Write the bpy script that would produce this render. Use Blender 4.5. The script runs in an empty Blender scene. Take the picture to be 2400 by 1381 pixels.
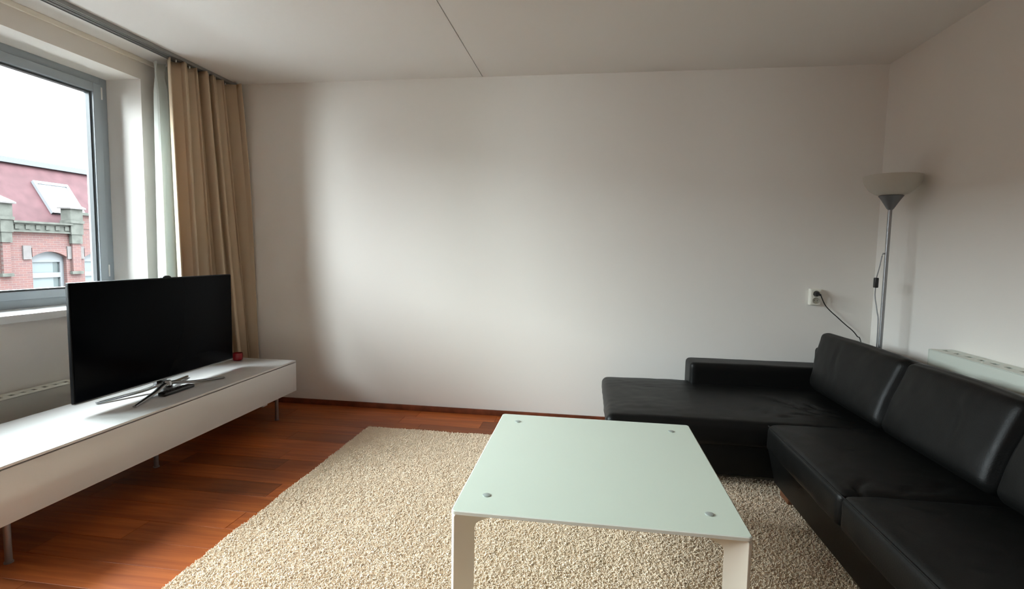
import bpy, bmesh, math, random
from mathutils import Vector, Matrix, noise
random.seed(7)
scene = bpy.context.scene
C = scene.collection

# ------------------------------------------------------------------ camera
FPX, YAW, PITCH, ROLL, CAM_H = 1223.99, math.radians(8.303), math.radians(-4.563), math.radians(-1.009), 1.2821
cam_data = bpy.data.cameras.new('camera')
cam_data.sensor_fit = 'HORIZONTAL'; cam_data.sensor_width = 36.0
cam_data.lens = FPX / 2400.0 * 36.0
cam_data.clip_start = 0.05; cam_data.clip_end = 300
cam = bpy.data.objects.new('camera', cam_data); C.objects.link(cam)
Rz = Matrix.Rotation(YAW, 3, 'Z'); Rx = Matrix.Rotation(PITCH, 3, 'X'); Ry = Matrix.Rotation(ROLL, 3, 'Y')
Rm = Rz @ Rx @ Ry
right, fwd, up = Rm.col[0].copy(), Rm.col[1].copy(), Rm.col[2].copy()
M = Matrix.Identity(4)
for i in range(3):
    M[i][0] = right[i]; M[i][1] = up[i]; M[i][2] = -fwd[i]
M[0][3], M[1][3], M[2][3] = 0.0, 0.0, CAM_H
cam.matrix_world = M
scene.camera = cam

# ------------------------------------------------------------------ overcast sky, exposure
SKY = 3.0
world = bpy.data.worlds.new('overcast_sky'); scene.world = world
world.use_nodes = True
wn = world.node_tree.nodes['Background']
wn.inputs['Color'].default_value = (0.87, 0.95, 1.0, 1)
# standard overcast sky: the zenith three times as bright as the horizon, grey ground below it
wt = world.node_tree
w_tc = wt.nodes.new('ShaderNodeTexCoord'); w_sep = wt.nodes.new('ShaderNodeSeparateXYZ')
w_max = wt.nodes.new('ShaderNodeMath'); w_max.operation = 'MAXIMUM'; w_max.inputs[1].default_value = 0.0
w_mul = wt.nodes.new('ShaderNodeMath'); w_mul.operation = 'MULTIPLY_ADD'; w_mul.inputs[1].default_value = 2.0 * SKY / 3.0; w_mul.inputs[2].default_value = SKY / 3.0
wt.links.new(w_tc.outputs['Generated'], w_sep.inputs[0]); wt.links.new(w_sep.outputs['Z'], w_max.inputs[0])
wt.links.new(w_max.outputs[0], w_mul.inputs[0]); wt.links.new(w_mul.outputs[0], wn.inputs['Strength'])
scene.view_settings.view_transform = 'Standard'
scene.view_settings.look = 'None'
scene.view_settings.gamma = 1.0
scene.view_settings.use_curve_mapping = False
scene.view_settings.exposure = 4.66
scene.cycles.use_adaptive_sampling = True
scene.cycles.adaptive_threshold = 0.03
scene.cycles.max_bounces = 9
scene.cycles.diffuse_bounces = 6
scene.cycles.transparent_max_bounces = 8
scene.cycles.glossy_bounces = 3
scene.cycles.caustics_reflective = False
scene.cycles.caustics_refractive = False

# room dimensions (metres)
XL, XR, YB, YF, H = -3.158, 1.976, 3.975, -3.0, 2.60
WIN_Y0, WIN_Y1, WIN_Z0, WIN_Z1 = -0.10, 3.358, 0.89, 2.455  # near window end is unseen, placed for the light it lets in
WALL_T = 0.36

def portal(name, y0, y1, z0, z1):
    l = bpy.data.lights.new(name, 'AREA'); l.shape = 'RECTANGLE'
    l.size = z1 - z0; l.size_y = y1 - y0; l.energy = 1.0
    l.cycles.is_portal = True
    o = bpy.data.objects.new(name, l); C.objects.link(o)
    o.location = (XL - WALL_T - 0.02, (y0 + y1) / 2, (z0 + z1) / 2)
    o.rotation_euler = (0, -math.pi / 2, 0)
    return o
portal('window_portal', WIN_Y0, WIN_Y1, WIN_Z0, WIN_Z1)

# ------------------------------------------------------------------ helpers
ORG = {}
def V(*a): return Vector(a)

def new_mesh(name, verts, faces, smooth=False):
    m = bpy.data.meshes.new(name)
    m.from_pydata([tuple(v) for v in verts], [], faces)
    m.update()
    if smooth:
        for p in m.polygons: p.use_smooth = True
    return m

def link(name, mesh, mat=None, parent=None, loc=(0, 0, 0)):
    """mesh verts are in world metres relative to loc; parent keeps its own origin"""
    o = bpy.data.objects.new(name, mesh)
    C.objects.link(o)
    if mat is not None and mesh is not None and not mesh.materials:
        mesh.materials.append(mat)
    loc = Vector(loc)
    if parent is not None:
        o.parent = parent
        o.location = loc - ORG[parent]
    else:
        o.location = loc
    ORG[o] = loc
    return o

def tag(o, label=None, cat=None, group=None, kind=None):
    if label: o['label'] = label
    if cat: o['category'] = cat
    if group: o['group'] = group
    if kind: o['kind'] = kind
    return o

def thing(name, loc, label, cat, group=None):
    o = bpy.data.objects.new(name, None); C.objects.link(o)
    o.empty_display_size = 0.1
    o.location = loc; ORG[o] = Vector(loc)
    return tag(o, label, cat, group)

def shade_auto(m, ang=40):
    for p in m.polygons: p.use_smooth = True
    try: m.set_sharp_from_angle(angle=math.radians(ang))
    except Exception: pass

def bm_done(bm, name, smooth=None):
    bmesh.ops.recalc_face_normals(bm, faces=bm.faces)
    m = bpy.data.meshes.new(name); bm.to_mesh(m); bm.free()
    if smooth: shade_auto(m, smooth)
    return m

def bm_box(bm, lo, hi, mtx=None):
    vs = [bm.verts.new((x, y, z)) for x in (lo[0], hi[0]) for y in (lo[1], hi[1]) for z in (lo[2], hi[2])]
    for f in ((0, 1, 3, 2), (4, 6, 7, 5), (0, 4, 5, 1), (2, 3, 7, 6), (0, 2, 6, 4), (1, 5, 7, 3)):
        bm.faces.new([vs[i] for i in f])
    if mtx is not None:
        for v in vs: v.co = mtx @ v.co
    return vs

def box_mesh(name, lo, hi, bevel=0.0, seg=2, mtx=None, base=(0, 0, 0)):
    bm = bmesh.new()
    b = Vector(base)
    bm_box(bm, Vector(lo) - b, Vector(hi) - b, None)
    if bevel > 0:
        bmesh.ops.bevel(bm, geom=bm.edges[:], offset=bevel, segments=seg, affect='EDGES', profile=0.6)
    if mtx is not None: bm.transform(mtx)
    return bm_done(bm, name, 35 if bevel > 0 else None)

def box(name, lo, hi, mat, parent=None, bevel=0.0, seg=2):
    """box in world coordinates; origin at base centre"""
    base = ((lo[0] + hi[0]) / 2, (lo[1] + hi[1]) / 2, lo[2])
    return link(name, box_mesh(name, lo, hi, bevel, seg, base=base), mat, parent, base)

def boxes(name, list_, mat, parent=None, bevel=0.0, seg=1):
    bm = bmesh.new()
    lo0 = Vector(list_[0][0])
    for lo, hi in list_: bm_box(bm, Vector(lo) - lo0, Vector(hi) - lo0)
    if bevel > 0: bmesh.ops.bevel(bm, geom=bm.edges[:], offset=bevel, segments=seg, affect='EDGES')
    return link(name, bm_done(bm, name, 35 if bevel > 0 else None), mat, parent, lo0)

def lathe(name, prof, mat, parent=None, loc=(0, 0, 0), n=40, mtx=None, ang=40):
    vs, fs = [], []
    rings = []
    for r, z in prof:
        if r < 1e-6:
            rings.append([len(vs)]); vs.append(V(0, 0, z))
        else:
            rings.append(list(range(len(vs), len(vs) + n)))
            vs += [V(r * math.cos(2 * math.pi * i / n), r * math.sin(2 * math.pi * i / n), z) for i in range(n)]
    for a, b in zip(rings[:-1], rings[1:]):
        for i in range(n):
            j = (i + 1) % n
            if len(a) == 1 and len(b) == 1: continue
            if len(a) == 1: fs.append((a[0], b[j], b[i]))
            elif len(b) == 1: fs.append((a[i], a[j], b[0]))
            else: fs.append((a[i], a[j], b[j], b[i]))
    if mtx is not None: vs = [mtx @ v for v in vs]
    m = new_mesh(name, vs, fs); shade_auto(m, ang)
    return link(name, m, mat, parent, loc)

def catmull(pts, k=8):
    P = [Vector(p) for p in pts]; out = []
    for i in range(len(P) - 1):
        p0 = P[max(i - 1, 0)]; p1 = P[i]; p2 = P[i + 1]; p3 = P[min(i + 2, len(P) - 1)]
        for j in range(k):
            t = j / k
            out.append(0.5 * ((2 * p1) + (p2 - p0) * t + (2 * p0 - 5 * p1 + 4 * p2 - p3) * t * t + (3 * p1 - p0 - 3 * p2 + p3) * t ** 3))
    out.append(P[-1]); return out

def tube_data(path, r, n=10, flat=1.0, cap=True):
    """r: number or list; flat squeezes the section vertically"""
    vs, fs = [], []
    L = len(path)
    rs = r if isinstance(r, (list, tuple)) else [r] * L
    up0 = V(0, 0, 1)
    for i, p in enumerate(path):
        t = (path[min(i + 1, L - 1)] - path[max(i - 1, 0)]).normalized()
        u = up0 if abs(t.dot(up0)) < 0.95 else V(1, 0, 0)
        s = t.cross(u).normalized(); w = s.cross(t).normalized()
        for k in range(n):
            a = 2 * math.pi * k / n
            vs.append(p + s * math.cos(a) * rs[i] + w * math.sin(a) * rs[i] * flat)
    for i in range(L - 1):
        for k in range(n):
            k2 = (k + 1) % n
            fs.append((i * n + k, i * n + k2, (i + 1) * n + k2, (i + 1) * n + k))
    if cap:
        fs.append(tuple(range(n - 1, -1, -1))); fs.append(tuple(range((L - 1) * n, L * n)))
    return vs, fs

def tube(name, path, r, mat, parent=None, n=10, flat=1.0):
    path = [Vector(p) for p in path]
    base = path[0].copy()
    vs, fs = tube_data([p - base for p in path], r, n, flat)
    m = new_mesh(name, vs, fs); shade_auto(m, 50)
    return link(name, m, mat, parent, base)

def cushion(name, lo, hi, r, mat, parent, n=(30, 30, 12), fn=None, rot=None):
    """rounded upholstered block; fn(v, u) deforms, u in -1..1 per axis; rot about its base centre"""
    lo, hi = Vector(lo), Vector(hi)
    h = (hi - lo) / 2; cen = (hi + lo) / 2
    base = V(cen.x, cen.y, lo.z)
    def sp(k, nn):
        t = -1 + 2 * k / nn
        return math.copysign(abs(t) ** 0.75, t)
    vs, fs, key = [], [], {}
    def vert(i, j, k):
        kk = (i, j, k)
        if kk in key: return key[kk]
        u = V(sp(i, n[0]), sp(j, n[1]), sp(k, n[2]))
        p = V(u.x * h.x, u.y * h.y, u.z * h.z)
        q = V(*[max(-(h[a] - r), min(h[a] - r, p[a])) for a in range(3)])
        d = p - q
        if d.length > 1e-9: p = q + d.normalized() * r
        if fn: p = fn(p.copy(), u)
        key[kk] = len(vs); vs.append(p + V(0, 0, h.z)); return key[kk]
    N = n
    for i in range(N[0]):
        for j in range(N[1]):
            fs.append((vert(i, j, 0), vert(i, j + 1, 0), vert(i + 1, j + 1, 0), vert(i + 1, j, 0)))
            fs.append((vert(i, j, N[2]), vert(i + 1, j, N[2]), vert(i + 1, j + 1, N[2]), vert(i, j + 1, N[2])))
    for i in range(N[0]):
        for k in range(N[2]):
            fs.append((vert(i, 0, k), vert(i + 1, 0, k), vert(i + 1, 0, k + 1), vert(i, 0, k + 1)))
            fs.append((vert(i, N[1], k), vert(i, N[1], k + 1), vert(i + 1, N[1], k + 1), vert(i + 1, N[1], k)))
    for j in range(N[1]):
        for k in range(N[2]):
            fs.append((vert(0, j, k), vert(0, j, k + 1), vert(0, j + 1, k + 1), vert(0, j + 1, k)))
            fs.append((vert(N[0], j, k), vert(N[0], j + 1, k), vert(N[0], j + 1, k + 1), vert(N[0], j, k + 1)))
    if rot is not None: vs = [rot @ v for v in vs]
    m = new_mesh(name, vs, fs, True)
    return link(name, m, mat, parent, base)

# ------------------------------------------------------------------ materials
def lin(c):
    return tuple((x / 12.92 if x <= 0.04045 else ((x + 0.055) / 1.055) ** 2.4) for x in [v / 255 for v in c]) + (1,)

def mat(name, col, rough=0.5, metal=0.0, spec=0.5, bump=None, coat=0.0, vary=None, coat_rough=0.05):
    m = bpy.data.materials.new(name); m.use_nodes = True
    nt = m.node_tree; b = nt.nodes['Principled BSDF']
    b.inputs['Base Color'].default_value = (*col[:3], 1)
    b.inputs['Roughness'].default_value = rough
    b.inputs['Metallic'].default_value = metal
    b.inputs['Specular IOR Level'].default_value = spec
    b.inputs['Coat Weight'].default_value = coat
    b.inputs['Coat Roughness'].default_value = coat_rough
    tc = nt.nodes.new('ShaderNodeTexCoord')
    if bump:
        scale, dist, strength = bump
        n = nt.nodes.new('ShaderNodeTexNoise'); n.inputs['Scale'].default_value = scale; n.inputs['Detail'].default_value = 4
        nt.links.new(tc.outputs['Object'], n.inputs['Vector'])
        bp = nt.nodes.new('ShaderNodeBump'); bp.inputs['Distance'].default_value = dist; bp.inputs['Strength'].default_value = strength
        nt.links.new(n.outputs['Fac'], bp.inputs['Height']); nt.links.new(bp.outputs['Normal'], b.inputs['Normal'])
    if vary:
        scale, amt = vary
        n = nt.nodes.new('ShaderNodeTexNoise'); n.inputs['Scale'].default_value = scale; n.inputs['Detail'].default_value = 3
        nt.links.new(tc.outputs['Object'], n.inputs['Vector'])
        r = nt.nodes.new('ShaderNodeValToRGB')
        r.color_ramp.elements[0].position = 0.3; r.color_ramp.elements[1].position = 0.7
        r.color_ramp.elements[0].color = (*[c * (1 - amt) for c in col[:3]], 1)
        r.color_ramp.elements[1].color = (*[min(1, c * (1 + amt)) for c in col[:3]], 1)
        nt.links.new(n.outputs['Fac'], r.inputs['Fac']); nt.links.new(r.outputs['Color'], b.inputs['Base Color'])
    return m

def glass_mat(name, tint=(1, 1, 1), rough=0.0, refl=0.06):
    m = bpy.data.materials.new(name); m.use_nodes = True
    nt = m.node_tree; nt.nodes.clear()
    # clear float glass: transmission falls off towards grazing angles as Fresnel reflection takes over
    out = nt.nodes.new('ShaderNodeOutputMaterial')
    tr = nt.nodes.new('ShaderNodeBsdfTransparent')
    fr = nt.nodes.new('ShaderNodeFresnel'); fr.inputs['IOR'].default_value = 1.25
    mx = nt.nodes.new('ShaderNodeMixRGB')
    mx.inputs['Color1'].default_value = (*tint, 1); mx.inputs['Color2'].default_value = (0, 0, 0, 1)
    nt.links.new(fr.outputs['Fac'], mx.inputs['Fac']); nt.links.new(mx.outputs['Color'], tr.inputs['Color'])
    nt.links.new(tr.outputs[0], out.inputs['Surface'])
    return m

WALL = mat('wall_paint', (0.82, 0.788, 0.742), 0.85, spec=0.25, bump=(60, 0.002, 0.12))
CEIL = mat('ceiling_paint', (0.82, 0.80, 0.772), 0.9, spec=0.2, bump=(90, 0.002, 0.12))
TRIMW = mat('white_trim_paint', (0.78, 0.78, 0.76), 0.45)
CREAM = mat('cream_trim_paint', (0.86, 0.82, 0.72), 0.5)
SILL = mat('white_sill_stone', (0.85, 0.86, 0.86), 0.25)
ALU = mat('blue_grey_window_frame', (0.33, 0.38, 0.42), 0.35, spec=0.5)
ALU_D = mat('dark_glazing_gasket', (0.05, 0.06, 0.065), 0.5)
GLASS = glass_mat('window_glass', (0.97, 0.985, 0.98))
BASEW = mat('red_brown_baseboard_wood', (0.16, 0.045, 0.02), 0.35, vary=(12, 0.35))
GROOVE = mat('dark_ceiling_groove', (0.05, 0.045, 0.04), 0.9)
LACQ = mat('white_gloss_lacquer', (0.67, 0.66, 0.645), 0.16, spec=0.5)
LEGM = mat('grey_metal_leg', (0.30, 0.30, 0.31), 0.35, metal=0.7)
BLACKGAP = mat('dark_cabinet_gap', (0.03, 0.028, 0.025), 0.8)
TVB = mat('black_tv_bezel', (0.005, 0.005, 0.006), 0.4, spec=0.2)
TVS = mat('black_tv_screen', (0.0016, 0.002, 0.003), 0.15, spec=0.03)
CHROME = mat('dark_chrome', (0.36, 0.37, 0.38), 0.10, metal=1.0)
BLACKP = mat('black_plastic', (0.012, 0.012, 0.013), 0.25)
RUBBER = mat('black_rubber', (0.02, 0.02, 0.02), 0.7)
CURT = mat('beige_curtain_fabric', (0.70, 0.565, 0.405), 0.9, spec=0.15, bump=(700, 0.001, 0.25))
RAILM = mat('grey_aluminium_rail', (0.30, 0.31, 0.30), 0.45, metal=0.4)
RADW = mat('white_radiator_enamel', (0.72, 0.73, 0.66), 0.35)
RADW2 = mat('pale_green_grey_radiator_enamel', (0.66, 0.70, 0.63), 0.4)
SLOT = mat('slot_shade', (0.06, 0.06, 0.055), 0.8)
LEATHER = mat('black_leather', (0.0055, 0.0055, 0.0052), 0.42, spec=0.18, bump=(180, 0.0015, 0.35))
SOFAFAB = mat('black_sofa_underside', (0.006, 0.006, 0.006), 0.9)
FOOTW = mat('brown_wooden_foot', (0.16, 0.065, 0.03), 0.45)
TABGL = mat('frosted_white_green_glass', (0.64, 0.725, 0.62), 0.24, spec=0.5, coat=0.2)
TABED = mat('pale_glass_edge', (0.76, 0.80, 0.72), 0.25)
TABLEG = mat('cream_painted_steel', (0.74, 0.68, 0.58), 0.4)
SCREW = mat('brushed_steel_disc', (0.42, 0.47, 0.44), 0.45, metal=0.3)
LAMPG = mat('silver_grey_lamp_paint', (0.34, 0.35, 0.36), 0.35, metal=0.6)
CONEG = mat('grey_lamp_cone', (0.17, 0.175, 0.185), 0.4, metal=0.3)
SHADE = mat('frosted_white_lamp_shade', (0.76, 0.74, 0.68), 0.4)
SOCK = mat('ivory_socket_plastic', (0.80, 0.78, 0.70), 0.35)
SOCKIN = mat('grey_socket_recess', (0.36, 0.34, 0.28), 0.5)
BRASS = mat('brass_contact', (0.6, 0.5, 0.3), 0.3, metal=1.0)
WAX = mat('white_candle_wax', (0.7, 0.25, 0.22), 0.5)

def curtain_translucent(m, amt, col):
    nt = m.node_tree; b = nt.nodes['Principled BSDF']; out = [n for n in nt.nodes if n.type == 'OUTPUT_MATERIAL'][0]
    t = nt.nodes.new('ShaderNodeBsdfTranslucent'); t.inputs['Color'].default_value = (*col, 1)
    mx = nt.nodes.new('ShaderNodeMixShader'); mx.inputs['Fac'].default_value = amt
    nt.links.new(b.outputs[0], mx.inputs[1]); nt.links.new(t.outputs[0], mx.inputs[2]); nt.links.new(mx.outputs[0], out.inputs['Surface'])
curtain_translucent(CURT, 0.16, (0.66, 0.46, 0.25))
SHEER = mat('white_sheer_fabric', (0.85, 0.86, 0.83), 0.9, spec=0.1)
curtain_translucent(SHEER, 0.6, (0.90, 0.93, 0.91))
curtain_translucent(SHADE, 0.35, (0.75, 0.73, 0.66))

REDG = mat('red_glass', (0.45, 0.01, 0.02), 0.06, spec=0.6)
REDG.node_tree.nodes['Principled BSDF'].inputs['Transmission Weight'].default_value = 0.5

def plank_mat():
    m = bpy.data.materials.new('mahogany_floor_wood'); m.use_nodes = True
    nt = m.node_tree; b = nt.nodes['Principled BSDF']
    tc = nt.nodes.new('ShaderNodeTexCoord'); oi = nt.nodes.new('ShaderNodeObjectInfo')
    add = nt.nodes.new('ShaderNodeVectorMath'); add.operation = 'ADD'
    sc = nt.nodes.new('ShaderNodeVectorMath'); sc.operation = 'SCALE'; sc.inputs['Scale'].default_value = 1.0
    mul = nt.nodes.new('ShaderNodeMath'); mul.operation = 'MULTIPLY'; mul.inputs[1].default_value = 37.0
    nt.links.new(oi.outputs['Random'], mul.inputs[0])
    nt.links.new(tc.outputs['Object'], add.inputs[0]); nt.links.new(mul.outputs[0], add.inputs[1])
    mp = nt.nodes.new('ShaderNodeMapping'); mp.inputs['Scale'].default_value = (1.6, 22, 22)
    nt.links.new(add.outputs[0], mp.inputs['Vector'])
    n = nt.nodes.new('ShaderNodeTexNoise'); n.inputs['Scale'].default_value = 1.6; n.inputs['Detail'].default_value = 6; n.inputs['Distortion'].default_value = 0.6
    nt.links.new(mp.outputs[0], n.inputs['Vector'])
    r = nt.nodes.new('ShaderNodeValToRGB')
    r.color_ramp.elements[0].position = 0.25; r.color_ramp.elements[1].position = 0.8
    r.color_ramp.elements[0].color = (0.20, 0.042, 0.010, 1); r.color_ramp.elements[1].color = (0.40, 0.108, 0.025, 1)
    nt.links.new(n.outputs['Fac'], r.inputs['Fac'])
    hs = nt.nodes.new('ShaderNodeHueSaturation')
    mr = nt.nodes.new('ShaderNodeMapRange'); mr.inputs['To Min'].default_value = 0.62; mr.inputs['To Max'].default_value = 1.35
    nt.links.new(oi.outputs['Random'], mr.inputs['Value']); nt.links.new(mr.outputs[0], hs.inputs['Value'])
    nt.links.new(r.outputs['Color'], hs.inputs['Color']); nt.links.new(hs.outputs['Color'], b.inputs['Base Color'])
    b.inputs['Roughness'].default_value = 0.42; b.inputs['Specular IOR Level'].default_value = 0.28
    return m
PLANK = plank_mat()

def rug_mat():
    m = mat('cream_rug_yarn', (0.80, 0.67, 0.525), 0.95, spec=0.1, vary=(5, 0.10))
    return m
RUGM = rug_mat()

def brick_mat(name, c1, c2, mortar, scale):
    m = bpy.data.materials.new(name); m.use_nodes = True
    nt = m.node_tree; b = nt.nodes['Principled BSDF']
    tc = nt.nodes.new('ShaderNodeTexCoord'); mp = nt.nodes.new('ShaderNodeMapping')
    mp.inputs['Rotation'].default_value = (math.radians(90), 0, math.radians(90))
    sx = nt.nodes.new('ShaderNodeSeparateXYZ'); cx = nt.nodes.new('ShaderNodeCombineXYZ')
    nt.links.new(tc.outputs['Object'], sx.inputs[0]); nt.links.new(sx.outputs['Y'], cx.inputs['X']); nt.links.new(sx.outputs['Z'], cx.inputs['Y'])
    br = nt.nodes.new('ShaderNodeTexBrick'); br.inputs['Scale'].default_value = scale
    br.inputs['Color1'].default_value = (*c1, 1); br.inputs['Color2'].default_value = (*c2, 1); br.inputs['Mortar'].default_value = (*mortar, 1)
    br.inputs['Mortar Size'].default_value = 0.012; br.inputs['Brick Width'].default_value = 0.44; br.inputs['Row Height'].default_value = 0.14
    nt.links.new(cx.outputs[0], br.inputs['Vector']); nt.links.new(br.outputs['Color'], b.inputs['Base Color'])
    b.inputs['Roughness'].default_value = 0.9; b.inputs['Specular IOR Level'].default_value = 0.05
    return m
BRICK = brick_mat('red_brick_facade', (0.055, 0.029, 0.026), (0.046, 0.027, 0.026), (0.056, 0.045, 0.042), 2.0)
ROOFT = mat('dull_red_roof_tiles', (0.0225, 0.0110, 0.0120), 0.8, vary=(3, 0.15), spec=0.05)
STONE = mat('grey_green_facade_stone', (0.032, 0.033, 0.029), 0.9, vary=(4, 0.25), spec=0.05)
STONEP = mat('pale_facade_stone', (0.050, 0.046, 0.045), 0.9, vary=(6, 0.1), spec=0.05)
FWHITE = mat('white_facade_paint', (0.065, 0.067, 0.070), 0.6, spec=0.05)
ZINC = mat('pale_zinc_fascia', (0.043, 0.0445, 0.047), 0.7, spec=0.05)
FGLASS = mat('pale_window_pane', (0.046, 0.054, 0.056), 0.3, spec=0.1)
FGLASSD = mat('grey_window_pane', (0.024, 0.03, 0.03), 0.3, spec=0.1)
ASPH = mat('street_paving', (0.20, 0.195, 0.19), 0.9, spec=0.05)

# ------------------------------------------------------------------ the room shell
floor = tag(box('floor', (XL - 0.02, YF - 0.1, -0.10), (XR + 0.02, YB + 0.02, -0.012), BLACKGAP), kind='structure')
BW = 0.157
row = 0
y = YB - 0.006
plank_meshes = {}
while y > YF:
    y0 = y - BW
    x = XL + 0.004 - random.uniform(0.0, 0.9)
    while x < XR - 0.004:
        L = random.choice((0.62, 0.9, 1.1, 1.25, 1.4)) if y > 1.2 else 1.7
        a, b = max(x, XL + 0.004), min(x + L, XR - 0.004)
        if b - a > 0.05:
            k = round(b - a, 3)
            if k not in plank_meshes:
                g = 0.0007
                bm = bmesh.new(); bm_box(bm, (g, g, 0), (k - g, BW - g, 0.012))
                top = [e for e in bm.edges if all(v.co.z > 0.01 for v in e.verts)]
                bmesh.ops.bevel(bm, geom=top, offset=0.0006, segments=1, affect='EDGES')
                me = bm_done(bm, 'plank'); me.materials.append(PLANK); plank_meshes[k] = me
            link('plank', plank_meshes[k], None, floor, (a, y0, -0.012))
        x += L
    y = y0; row += 1

ceiling = tag(box('ceiling', (XL - WALL_T, YF - 0.15, H + 0.03), (XR + 0.15, YB + 0.15, H + 0.12), GROOVE), kind='structure')
SEAM = -0.832
box('panel', (XL - 0.01, YF - 0.1, H), (SEAM - 0.003, YB + 0.02, H + 0.03), CEIL, ceiling)
box('panel', (SEAM + 0.003, YF - 0.1, H), (XR + 0.02, YB + 0.02, H + 0.03), CEIL, ceiling)

# left wall with the window opening
boxes_left = [((XL - WALL_T, YF - 0.15, -0.1), (XL, WIN_Y0, H + 0.03)),
              ((XL - WALL_T, WIN_Y1, -0.1), (XL, YB + 0.15, H + 0.03)),
              ((XL - WALL_T, WIN_Y0, -0.1), (XL, WIN_Y1, WIN_Z0 - 0.045)),
              ((XL - WALL_T, WIN_Y0, WIN_Z1), (XL, WIN_Y1, H + 0.03))]
tag(boxes('wall_left', boxes_left, WALL), kind='structure')
tag(box('wall_back', (XL, YB, -0.1), (XR + 0.15, YB + 0.15, H + 0.03), WALL), kind='structure')
tag(box('wall_right', (XR, YF - 0.15, -0.1), (XR + 0.15, YB, H + 0.03), WALL), kind='structure')
tag(box('wall_rear', (XL, YF - 0.15, -0.1), (XR, YF, H + 0.03), WALL), kind='structure')
def baseboard(name, lo, hi):
    tag(box(name, lo, hi, BASEW, bevel=0.004), kind='structure')
baseboard('baseboard_back', (XL, YB - 0.013, 0), (XR, YB, 0.045))
baseboard('baseboard_right', (XR - 0.013, YF, 0), (XR, YB - 0.013, 0.045))
baseboard('baseboard_left', (XL, YF, 0), (XL + 0.013, YB - 0.013, 0.045))
tag(box('trim_1', (XL, YF, H - 0.030), (XL + 0.020, YB, H - 0.001), CREAM, bevel=0.004), kind='structure')

# ------------------------------------------------------------------ window
def window(name, y0, y1, mull):
    z0, z1 = WIN_Z0, WIN_Z1
    xo, xi = XL - 0.345, XL - 0.275
    w = tag(link(name, box_mesh(name, (xo, y0, z0 - 0.002), (xi, y0 + 0.055, z1), 0.004, base=(xo, y0, z0)), ALU, None, (xo, y0, z0)), kind='structure')
    fr = 0.055
    box('frame', (xo, y1 - fr, z0), (xi, y1, z1), ALU, w, 0.004)
    box('frame', (xo, y0 + fr, z1 - fr), (xi, y1 - fr, z1), ALU, w, 0.004)
    box('frame', (xo, y0 + fr, z0), (xi, y1 - fr, z0 + fr), ALU, w, 0.004)
    edges = [y0 + fr] + [m for m in mull] + [y1 - fr]
    for m_ in mull: box('mullion', (xo, m_ - 0.03, z0 + fr), (xi, m_ + 0.03, z1 - fr), ALU, w, 0.004)
    for i in range(len(edges) - 1):
        a = edges[i] + (0.03 if i > 0 else 0) + 0.004
        b = edges[i + 1] - (0.03 if i < len(edges) - 2 else 0) - 0.004
        s = 0.06; xs0, xs1 = xo + 0.004, xi + 0.016
        za, zb = z0 + fr - 0.004, z1 - fr + 0.004
        p = [((xs0, a, za), (xs1, a + s, zb)), ((xs0, b - s, za), (xs1, b, zb)),
             ((xs0, a + s, za), (xs1, b - s, za + s * 0.85)), ((xs0, a + s, zb - s), (xs1, b - s, zb))]
        sash = boxes('sash', p, ALU, w, 0.003)
        g = 0.012
        q = [((xs0 + .02, a + s, za + s * .85), (xs1 - .022, a + s + g, zb - s)), ((xs0 + .02, b - s - g, za + s * .85), (xs1 - .022, b - s, zb - s)),
             ((xs0 + .02, a + s + g, za + s * .85), (xs1 - .022, b - s - g, za + s * .85 + g)), ((xs0 + .02, a + s + g, zb - s - g), (xs1 - .022, b - s - g, zb - s))]
        boxes('gasket', q, ALU_D, sash)
        box('pane', (xo + 0.034, a + s - 0.003, za + s * .85 - .003), (xo + 0.040, b - s + 0.003, zb - s + 0.003), GLASS, sash)
        for hz in (zb - 0.10, za + 0.12):
            box('hinge', (xi - 0.002, b + 0.001, hz), (xi + 0.014, b + 0.013, hz + 0.085), TRIMW, sash, 0.003)
    sl = box('sill', (XL - WALL_T, y0, z0 - 0.045), (XL + 0.022, y1, z0), SILL, w, 0.005)
    box('outer_sill_bounce', (XL - WALL_T - 0.20, y0 - 0.03, z0 - 0.05), (XL - WALL_T, y1 + 0.03, z0 - 0.01), SILL, w, 0.004)  # unseen ledge, added to bounce sky light up onto the soffit
    return w
window('window_1', WIN_Y0, WIN_Y1, [1.95, 0.9])

# ------------------------------------------------------------------ curtain rail, curtains
rail = thing('curtain_rail', (-2.885, 0.5, H), 'grey aluminium double curtain rail fixed to the ceiling along the window', 'curtain rail')
box('back_plate', (-2.925, -2.5, H - 0.006), (-2.845, YB - 0.005, H), RAILM, rail)
for i, xx in enumerate((-2.925, -2.905, -2.894, -2.874, -2.863, -2.8495)):
    box('channel_lip', (xx, -2.5, H - 0.024), (xx + 0.0045, YB - 0.005, H - 0.006), RAILM, rail)

def curtain(name, matl, parent_label, cat, fx, s_n, z_top, z_bot, z_n, base, hem=None):
    vs, fs = [], []
    for j in range(z_n + 1):
        t = j / z_n; z = z_top + (z_bot - z_top) * t
        for i in range(s_n + 1):
            s = i / s_n
            x_, y_ = fx(s, t)
            vs.append(V(x_, y_, z) - V(*base))
    for j in range(z_n):
        for i in range(s_n):
            a = j * (s_n + 1) + i
            fs.append((a, a + 1, a + s_n + 2, a + s_n + 1))
    m = new_mesh(name, vs, fs, True)
    o = link(name, m, matl, None, base)
    md = o.modifiers.new('thickness', 'SOLIDIFY'); md.thickness = 0.0025; md.offset = 0
    return tag(o, parent_label, cat)

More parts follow.
